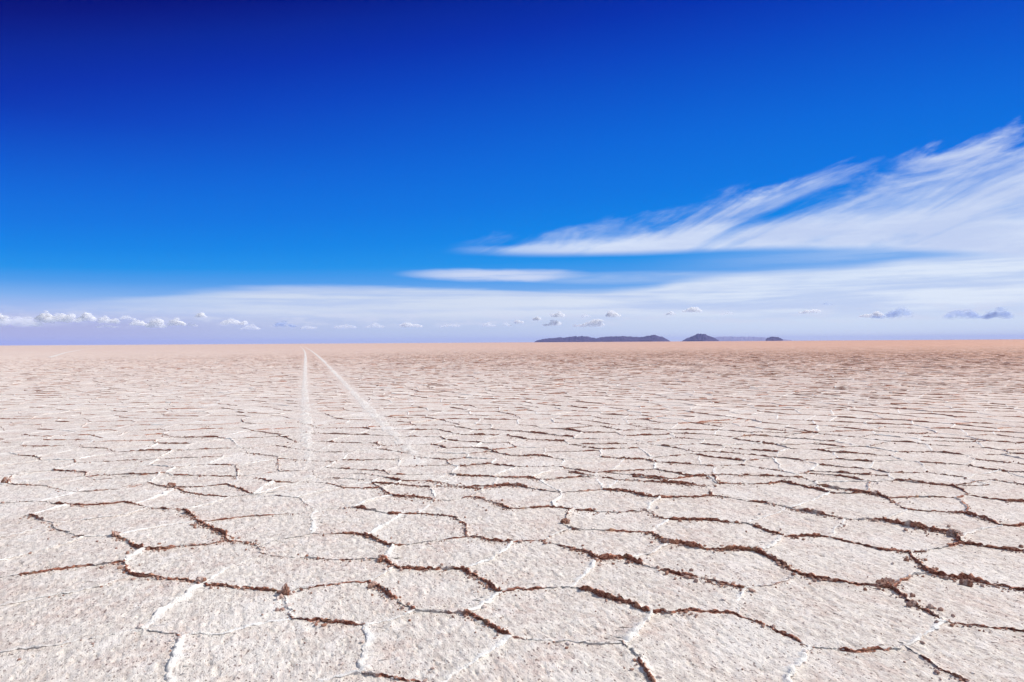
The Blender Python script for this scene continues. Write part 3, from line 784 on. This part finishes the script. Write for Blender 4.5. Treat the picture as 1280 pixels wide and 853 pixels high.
CL = [
 (865, 386, 23, 9, 0, 'bright white puffy cloud directly above the peaked island'),
 (767, 391, 19, 11, 0, 'bright puffy cloud with a grey left flank above the right part of the long island'),
 (837, 391, 13, 6, 0, 'tiny white cloud between the two brightest clouds over the islands'),
 (909, 391, 16, 5, 1, 'thin pale cloud scrap to the right of the cloud above the peaked island'),
 (1013, 388, 24, 7, 0, 'flat white cloud right of the tiny islet, on its own'),
 (1089, 392, 24, 8, 0, 'white cloud joined to a blue-grey cloud on its right'),
 (1113, 390, 36, 13, 2, 'blue-grey cloud just right of a small white one'),
 (1211, 391, 38, 12, 2, 'long blue-grey cloud near the right end of the horizon'),
 (1247, 389, 20, 14, 2, 'faint grey cloud rightmost in the row over the horizon'),
 (1034, 379, 10, 4, 2, 'tiny dark wisp of cloud above the flat white cloud on the right'),
 (697, 392, 18, 10, 0, 'puffy white cloud topmost in the cluster over the left half of the long island'),
 (671, 397, 11, 8, 0, 'small round cloud leftmost in the cluster over the long island'),
 (690, 403, 24, 10, 0, 'low wide white cloud in the middle of the cluster over the long island'),
 (733, 394, 12, 6, 1, 'small faint cloud above the widest cloud of the cluster over the long island'),
 (735, 403, 38, 12, 0, 'widest white cloud of the cluster, its tail pointing down right'),
 (649, 401, 12, 8, 0, 'compact white cloud just left of the cluster over the long island'),
 (634, 405, 13, 6, 1, 'small pale cloud second left of the cluster over the long island'),
 (612, 405, 18, 7, 1, 'pale cloud midway between the two wider clouds left of the islands'),
 (563, 406, 28, 6, 1, 'flat pale cloud right of the humped one in the centre'),
 (514, 405, 30, 9, 0, 'humped white cloud alone in the centre of the horizon'),
 (468, 406, 24, 8, 1, 'soft grey-white cloud left of the humped cloud in the centre'),
 (432, 407, 28, 7, 1, 'low soft cloud right of the far ends of the tyre tracks'),
 (386, 408, 20, 7, 1, 'low soft cloud straight above the far ends of the tyre tracks'),
 (356, 404, 28, 10, 2, 'grey cloud with a pale rim left of the far ends of the tyre tracks'),
 (312, 408, 26, 8, 1, 'low dim cloud between the bright cream cloud and the grey rimmed one'),
 (293, 401, 28, 10, 0, 'bright cream-white cloud at the left edge of the pale veil'),
 (251, 393, 11, 8, 0, 'small peaked white cloud standing higher than its neighbours in the left row'),
 (240, 405, 12, 6, 1, 'tiny cloud below the small peaked one in the left row'),
 (221, 401, 16, 11, 0, 'round-headed white cloud right of the tall one in the left row'),
 (195, 402, 17, 13, 0, 'tall bright white cloud in the middle of the left row'),
 (175, 402, 16, 9, 0, 'small bright cloud touching the tall one in the left row'),
 (158, 396, 16, 6, 1, 'flat pale cloud above and left of the small bright one in the left row'),
 (136, 398, 18, 10, 0, 'white cloud with a slanting top between two gaps of the left row'),
 (134, 407, 22, 5, 1, 'thin low cloud lying under the slanting-topped one'),
 (107, 395, 16, 10, 0, 'square-looking white cloud at the right end of the big left bank'),
 (78, 395, 28, 12, 0, 'largest bright cloud of the bank on the left'),
 (54, 393, 13, 10, 0, 'round white cloud at the left end of the big left bank'),
 (55, 400, 16, 6, 1, 'small pale cloud under the round one of the left bank'),
 (24, 399, 34, 13, 1, 'soft mottled pale cloud second from the left border'),
 (1, 394, 9, 8, 0, 'white cloud cut by the left border of the view'),
]
for k, (px, py, w, h, kind, lab) in enumerate(CL):
    build_cloud(px, py, w, h, lab, (M_CLOUD, M_CLOUDT, M_CLOUDG)[kind], 500 + 7 * k)

# ------------------------------------------------------------------ haze
HAZE = True
if HAZE:
    m, t, out = new_mat('haze_air')
    pv = t.node('ShaderNodeVolumePrincipled')
    pv.inputs['Color'].default_value = (0.37, 0.49, 1.0, 1)
    pv.inputs['Density'].default_value = 3.5e-5
    t.link(pv.outputs[0], out.inputs['Volume'])
    w_, h_ = 23000.0, 132.0
    bm = bmesh.new(); bmesh.ops.create_cube(bm, size=1.0)
    for v in bm.verts: v.co = Vector((v.co.x * 2 * w_, v.co.y * 2 * w_, (v.co.z + .5) * (h_ + 1.5) - 1.5))
    me = bpy.data.meshes.new('haze'); bm.to_mesh(me); bm.free(); me.materials.append(m)
    o = bpy.data.objects.new('haze', me); C.objects.link(o)
    tag(o, 'thin bluish haze softening the islands at the horizon', 'haze', kind='stuff')

# ------------------------------------------------------------------ sun and sky
SUN_AZ, SUN_EL = 74.0, 44.0
sd = Vector((math.sin(R(SUN_AZ)) * math.cos(R(SUN_EL)), math.cos(R(SUN_AZ)) * math.cos(R(SUN_EL)), math.sin(R(SUN_EL))))
sun = bpy.data.lights.new('sun', 'SUN'); sun.energy = 4.6; sun.angle = R(0.53); sun.color = (1.0, 0.945, 0.865)
so = bpy.data.objects.new('sun', sun); C.objects.link(so)
so.rotation_euler = (-sd).to_track_quat('-Z', 'Y').to_euler()

world = bpy.data.worlds.new('World'); scene.world = world; world.use_nodes = True
wt = world.node_tree; wt.nodes.clear(); t = NT(wt)
STR = 0.10
tc = t.node('ShaderNodeTexCoord').outputs['Generated']
sep = t.node('ShaderNodeSeparateXYZ'); t.link(tc, sep.inputs[0])
dx, dy, dz = sep.outputs
AZ = t.m('ARCTAN2', dx, dy)
EL = t.m('ARCSINE', dz)
eld = t.m('MULTIPLY', EL, 180 / math.pi)
azn = t.m('MAXIMUM', t.m('MINIMUM', t.m('DIVIDE', AZ, R(36.8)), 1.6), -1.6)
shift = t.m('SUBTRACT', t.m('MULTIPLY', t.m('MULTIPLY', azn, azn), 3.0), t.m('MULTIPLY', azn, 4.6))
shift = t.m('MULTIPLY', shift, t.lin(eld, 3, 16, 0.0, 1.0))
elp = t.m('ADD', eld, shift)
GR = [(0, (192, 200, 236)), (2.0, (178, 195, 238)), (3.8, (128, 178, 238)), (5.2, (78, 158, 236)), (6.7, (22, 146, 234)), (8.7, (0, 133, 231)), (11.5, (0, 118, 226)),
      (15.1, (0, 103, 218)), (18, (0, 88, 208)), (21.3, (0, 68, 194)), (24.4, (0, 48, 175)), (26.7, (0, 38, 156)), (29, (0, 18, 128)), (31, (0, 5, 108)), (60, (0, 5, 95)), (90, (0, 5, 90))]
grad = t.ramp(elp, [(p, s2l(*c)) for p, c in GR], 0, 90)
sky = t.node('ShaderNodeTexSky', sky_type='NISHITA')
sky.sun_disc = False; sky.sun_elevation = R(SUN_EL); sky.sun_rotation = R(SUN_AZ); sky.altitude = 3650; sky.ozone_density = 4.0; sky.dust_density = 0.3
grad10 = t.vmul(grad, (1 / STR,) * 3)
clear = t.mix(0.004, grad10, sky.outputs[0])
# paler sky added overhead and behind the viewer, unseen, to neutralise the blue fill
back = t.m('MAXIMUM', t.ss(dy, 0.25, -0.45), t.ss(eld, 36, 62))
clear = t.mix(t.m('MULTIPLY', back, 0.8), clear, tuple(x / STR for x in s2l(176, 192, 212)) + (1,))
# ---- clouds painted by vapour density over directions (infinitely far)
P_ = lambda pts: [azel(*p) for p in pts]
lowv = lambda c: tuple(x / STR for x in s2l(*c)) + (1,)
warp = t.noise(t.xyz(t.m('MULTIPLY', AZ, 5), t.m('MULTIPLY', EL, 16)), 1.0, 5, 0.6)
wz = t.m('MULTIPLY', t.m('SUBTRACT', warp, 0.5), 0.030)
# cirrus
up_c = t.curve(AZ, P_([(540, 320), (590, 300), (700, 286), (780, 278), (810, 266), (900, 246), (1000, 228), (1100, 212), (1200, 196), (1262, 184), (1330, 180)]))
lo_c = t.curve(AZ, P_([(540, 318), (600, 320), (700, 322), (800, 320), (900, 316), (1050, 314), (1160, 318), (1280, 326), (1330, 330)]))
elw = t.m('ADD', EL, wz)
relr = t.m('DIVIDE', t.m('SUBTRACT', elw, lo_c), t.m('MAXIMUM', t.m('SUBTRACT', up_c, lo_c), 0.004))
th_ = R(16)
ur = t.m('ADD', t.m('MULTIPLY', AZ, math.cos(th_)), t.m('MULTIPLY', EL, math.sin(th_)))
bend = t.noise(t.xyz(t.m('MULTIPLY', AZ, 2.2), t.m('MULTIPLY', EL, 5), 21.0), 1.0, 2, 0.5)
vr = t.m('SUBTRACT', t.m('MULTIPLY', EL, math.cos(th_)), t.m('MULTIPLY', AZ, math.sin(th_)))
vr = t.m('ADD', vr, t.m('MULTIPLY', bend, 0.06))
fib1 = t.noise(t.xyz(t.m('MULTIPLY', ur, 5.0), t.m('MULTIPLY', vr, 21), 3.3), 1.0, 8, 0.58, 0.9)
fib2 = t.noise(t.xyz(t.m('MULTIPLY', ur, 16), t.m('MULTIPLY', vr, 70), 9.1), 1.0, 6, 0.65, 0.5)
lowf = t.noise(t.xyz(t.m('MULTIPLY', AZ, 9), t.m('MULTIPLY', EL, 45), 5.5), 1.0, 6, 0.6, 0.4)
edge_lo = t.ss(t.m('SUBTRACT', t.m('ADD', EL, t.m('MULTIPLY', wz, 0.12)), lo_c), -0.002, 0.010)
relf = t.m('ADD', relr, t.m('MULTIPLY', t.m('SUBTRACT', t.noise(t.xyz(t.m('MULTIPLY', ur, 9), t.m('MULTIPLY', vr, 30), 2.2), 1.0, 7, 0.65, 0.4), 0.5), -1.1))
edge_hi = t.ss(relf, 1.14, 0.80)
body = t.m('ADD', t.ss(relr, 0.62, 0.24, 0.36, 1.0), t.m('MULTIPLY', t.m('SUBTRACT', fib1, 0.5), 2.7))
body = t.m('ADD', body, t.m('MULTIPLY', t.m('SUBTRACT', fib2, 0.5), 0.55))
body = t.m('ADD', body, t.m('MULTIPLY', t.m('SUBTRACT', lowf, 0.5), 0.35))
body = t.m('ADD', body, t.ss(AZ, azel(1060, 300)[0], azel(1260, 300)[0], 0.0, 0.22))
left_f = t.ss(AZ, azel(575, 310)[0], azel(760, 300)[0], 0.55, 1.0)
cir = t.m('MULTIPLY', t.m('MULTIPLY', t.ss(body, -0.05, 1.15, 0.0, 0.95), t.m('MULTIPLY', edge_lo, edge_hi)), left_f, clamp=True)
cir = t.m('MULTIPLY', cir, t.ss(AZ, azel(545, 310)[0], azel(640, 310)[0]))
# veil between and below
up_v = t.curve(AZ, P_([(-60, 392), (0, 388), (100, 378), (180, 370), (300, 362), (420, 359), (560, 361), (700, 364), (790, 360), (860, 350), (950, 341), (1060, 335), (1150, 325), (1280, 316), (1330, 314)]))
stre = t.noise(t.xyz(t.m('MULTIPLY', AZ, 2.6), t.m('MULTIPLY', EL, 55), 1.7), 1.0, 6, 0.6, 0.3)
stre2 = t.noise(t.xyz(t.m('MULTIPLY', AZ, 7), t.m('MULTIPLY', EL, 120), 7.7), 1.0, 5, 0.6, 0.4)
vd = t.m("SUBTRACT", up_v, t.m("ADD", EL, t.m("ADD", t.m("MULTIPLY", t.m("SUBTRACT", stre, 0.5), 0.022), t.m("MULTIPLY", t.m("SUBTRACT", stre2, 0.5), 0.008))))
veil = t.m('MULTIPLY', t.ss(vd, -0.005, 0.007), t.m('ADD', t.ss(stre, 0.25, 0.7, 0.72, 1.0), 0.0), clamp=True)
veil = t.m('MULTIPLY', veil, t.ss(AZ, azel(40, 380)[0], azel(360, 370)[0], 0.30, 0.95))
gapv = t.m('MULTIPLY', t.ss(AZ, azel(760, 330)[0], azel(1180, 330)[0], 0.0, 0.62), t.m('MULTIPLY', t.ss(EL, azel(1000, 300)[1], azel(1000, 322)[1]), t.ss(stre, 0.3, 0.65, 0.35, 1.0)))
# the lone strip
sc_ = azel(618, 344)
sx = t.m('DIVIDE', t.m('SUBTRACT', AZ, sc_[0]), 0.118); sy = t.m('DIVIDE', t.m('SUBTRACT', t.m('ADD', EL, t.m('MULTIPLY', wz, 0.5)), sc_[1]), 0.0088)
strip = t.ss(t.m('ADD', t.m('MULTIPLY', sx, sx), t.m('MULTIPLY', sy, sy)), 1.7, 0.0, 0, 0.8)
strip = t.m('MULTIPLY', strip, t.ss(stre2, 0.25, 0.6, 0.55, 1.0))
sc2 = azel(790, 347)
sx = t.m('DIVIDE', t.m('SUBTRACT', AZ, sc2[0]), 0.16); sy = t.m('DIVIDE', t.m('SUBTRACT', EL, sc2[1]), 0.009)
strip2 = t.ss(t.m('ADD', t.m('MULTIPLY', sx, sx), t.m('MULTIPLY', sy, sy)), 1.5, 0.0, 0, 0.42)
strip2 = t.m('MULTIPLY', strip2, t.ss(stre2, 0.3, 0.6, 0.5, 1.0))
# colours
mott = t.noise(t.xyz(t.m('MULTIPLY', AZ, 4), t.m('MULTIPLY', EL, 26), 11.0), 1.0, 5, 0.6)
cirC = t.mix(t.ss(mott, 0.35, 0.65), lowv((198, 212, 243)), lowv((219, 230, 250)))
right_f = t.ss(AZ, azel(420, 380)[0], azel(1150, 380)[0])
veilC = t.mix(right_f, lowv((217, 226, 242)), lowv((228, 238, 252)))
veilC = t.mix(t.ss(t.m('ADD', t.m('MULTIPLY', stre, 0.5), t.m('MULTIPLY', mott, 0.5)), 0.42, 0.56), t.mix(0.6, veilC, lowv((184, 202, 240))), veilC)
lowC = t.mix(t.ss(AZ, azel(-40, 380)[0], azel(520, 380)[0]), lowv((177, 180, 222)), lowv((190, 205, 234)))
lowC = t.mix(right_f, lowC, lowv((212, 227, 247)))
col = t.mix(gapv, clear, lowv((196, 215, 246)))
col = t.mix(strip2, col, lowv((205, 220, 246)))
col = t.mix(strip, col, lowv((222, 228, 247)))
col = t.mix(veil, col, veilC)
col = t.mix(cir, col, cirC)
bk = t.noise(t.xyz(t.m('MULTIPLY', AZ, 22), t.m('MULTIPLY', EL, 95), 31.0), 1.0, 6, 0.62)
bkl = t.m('MULTIPLY', t.ss(EL, azel(640, 412)[1], azel(640, 403)[1]), t.ss(EL, azel(640, 384)[1], azel(640, 398)[1]))
ht = t.m('ADD', EL, t.m('MULTIPLY', t.m('SUBTRACT', stre2, 0.5), 0.008))
bankmix = t.ss(ht, azel(640, 388)[1], azel(640, 410)[1], 0.0, 0.94)
col = t.mix(bankmix, col, lowC)
col = t.mix(t.m('MULTIPLY', bkl, t.ss(bk, 0.46, 0.62, 0.0, 0.55)), col, lowv((214, 221, 242)))
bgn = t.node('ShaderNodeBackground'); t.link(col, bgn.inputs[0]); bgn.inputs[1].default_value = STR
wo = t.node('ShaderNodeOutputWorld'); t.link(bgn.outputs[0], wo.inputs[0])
world.cycles.sampling_method = 'MANUAL'; world.cycles.sample_map_resolution = 512

# ------------------------------------------------------------------ camera object
cam = bpy.data.cameras.new('camera'); cam.sensor_width = 36; cam.lens = 36 * F / 1280
cam.clip_start = 0.05; cam.clip_end = 90000
co = bpy.data.objects.new('camera', cam); C.objects.link(co)
mw = Matrix.Identity(4)
for i in range(3):
    mw[i][0] = right[i]; mw[i][1] = up[i]; mw[i][2] = -fwd[i]
mw[0][3], mw[1][3], mw[2][3] = 0, 0, CAM_H
co.matrix_world = mw
scene.camera = co

scene.view_settings.view_transform = 'Standard'; scene.view_settings.look = 'None'
scene.view_settings.exposure = 0; scene.view_settings.gamma = 1
scene.render.engine = 'CYCLES'
cy = scene.cycles
cy.max_bounces = 10; cy.diffuse_bounces = 8; cy.glossy_bounces = 2; cy.volume_bounces = 4; cy.transparent_max_bounces = 48
cy.use_denoising = True
cy.sample_clamp_indirect = 8
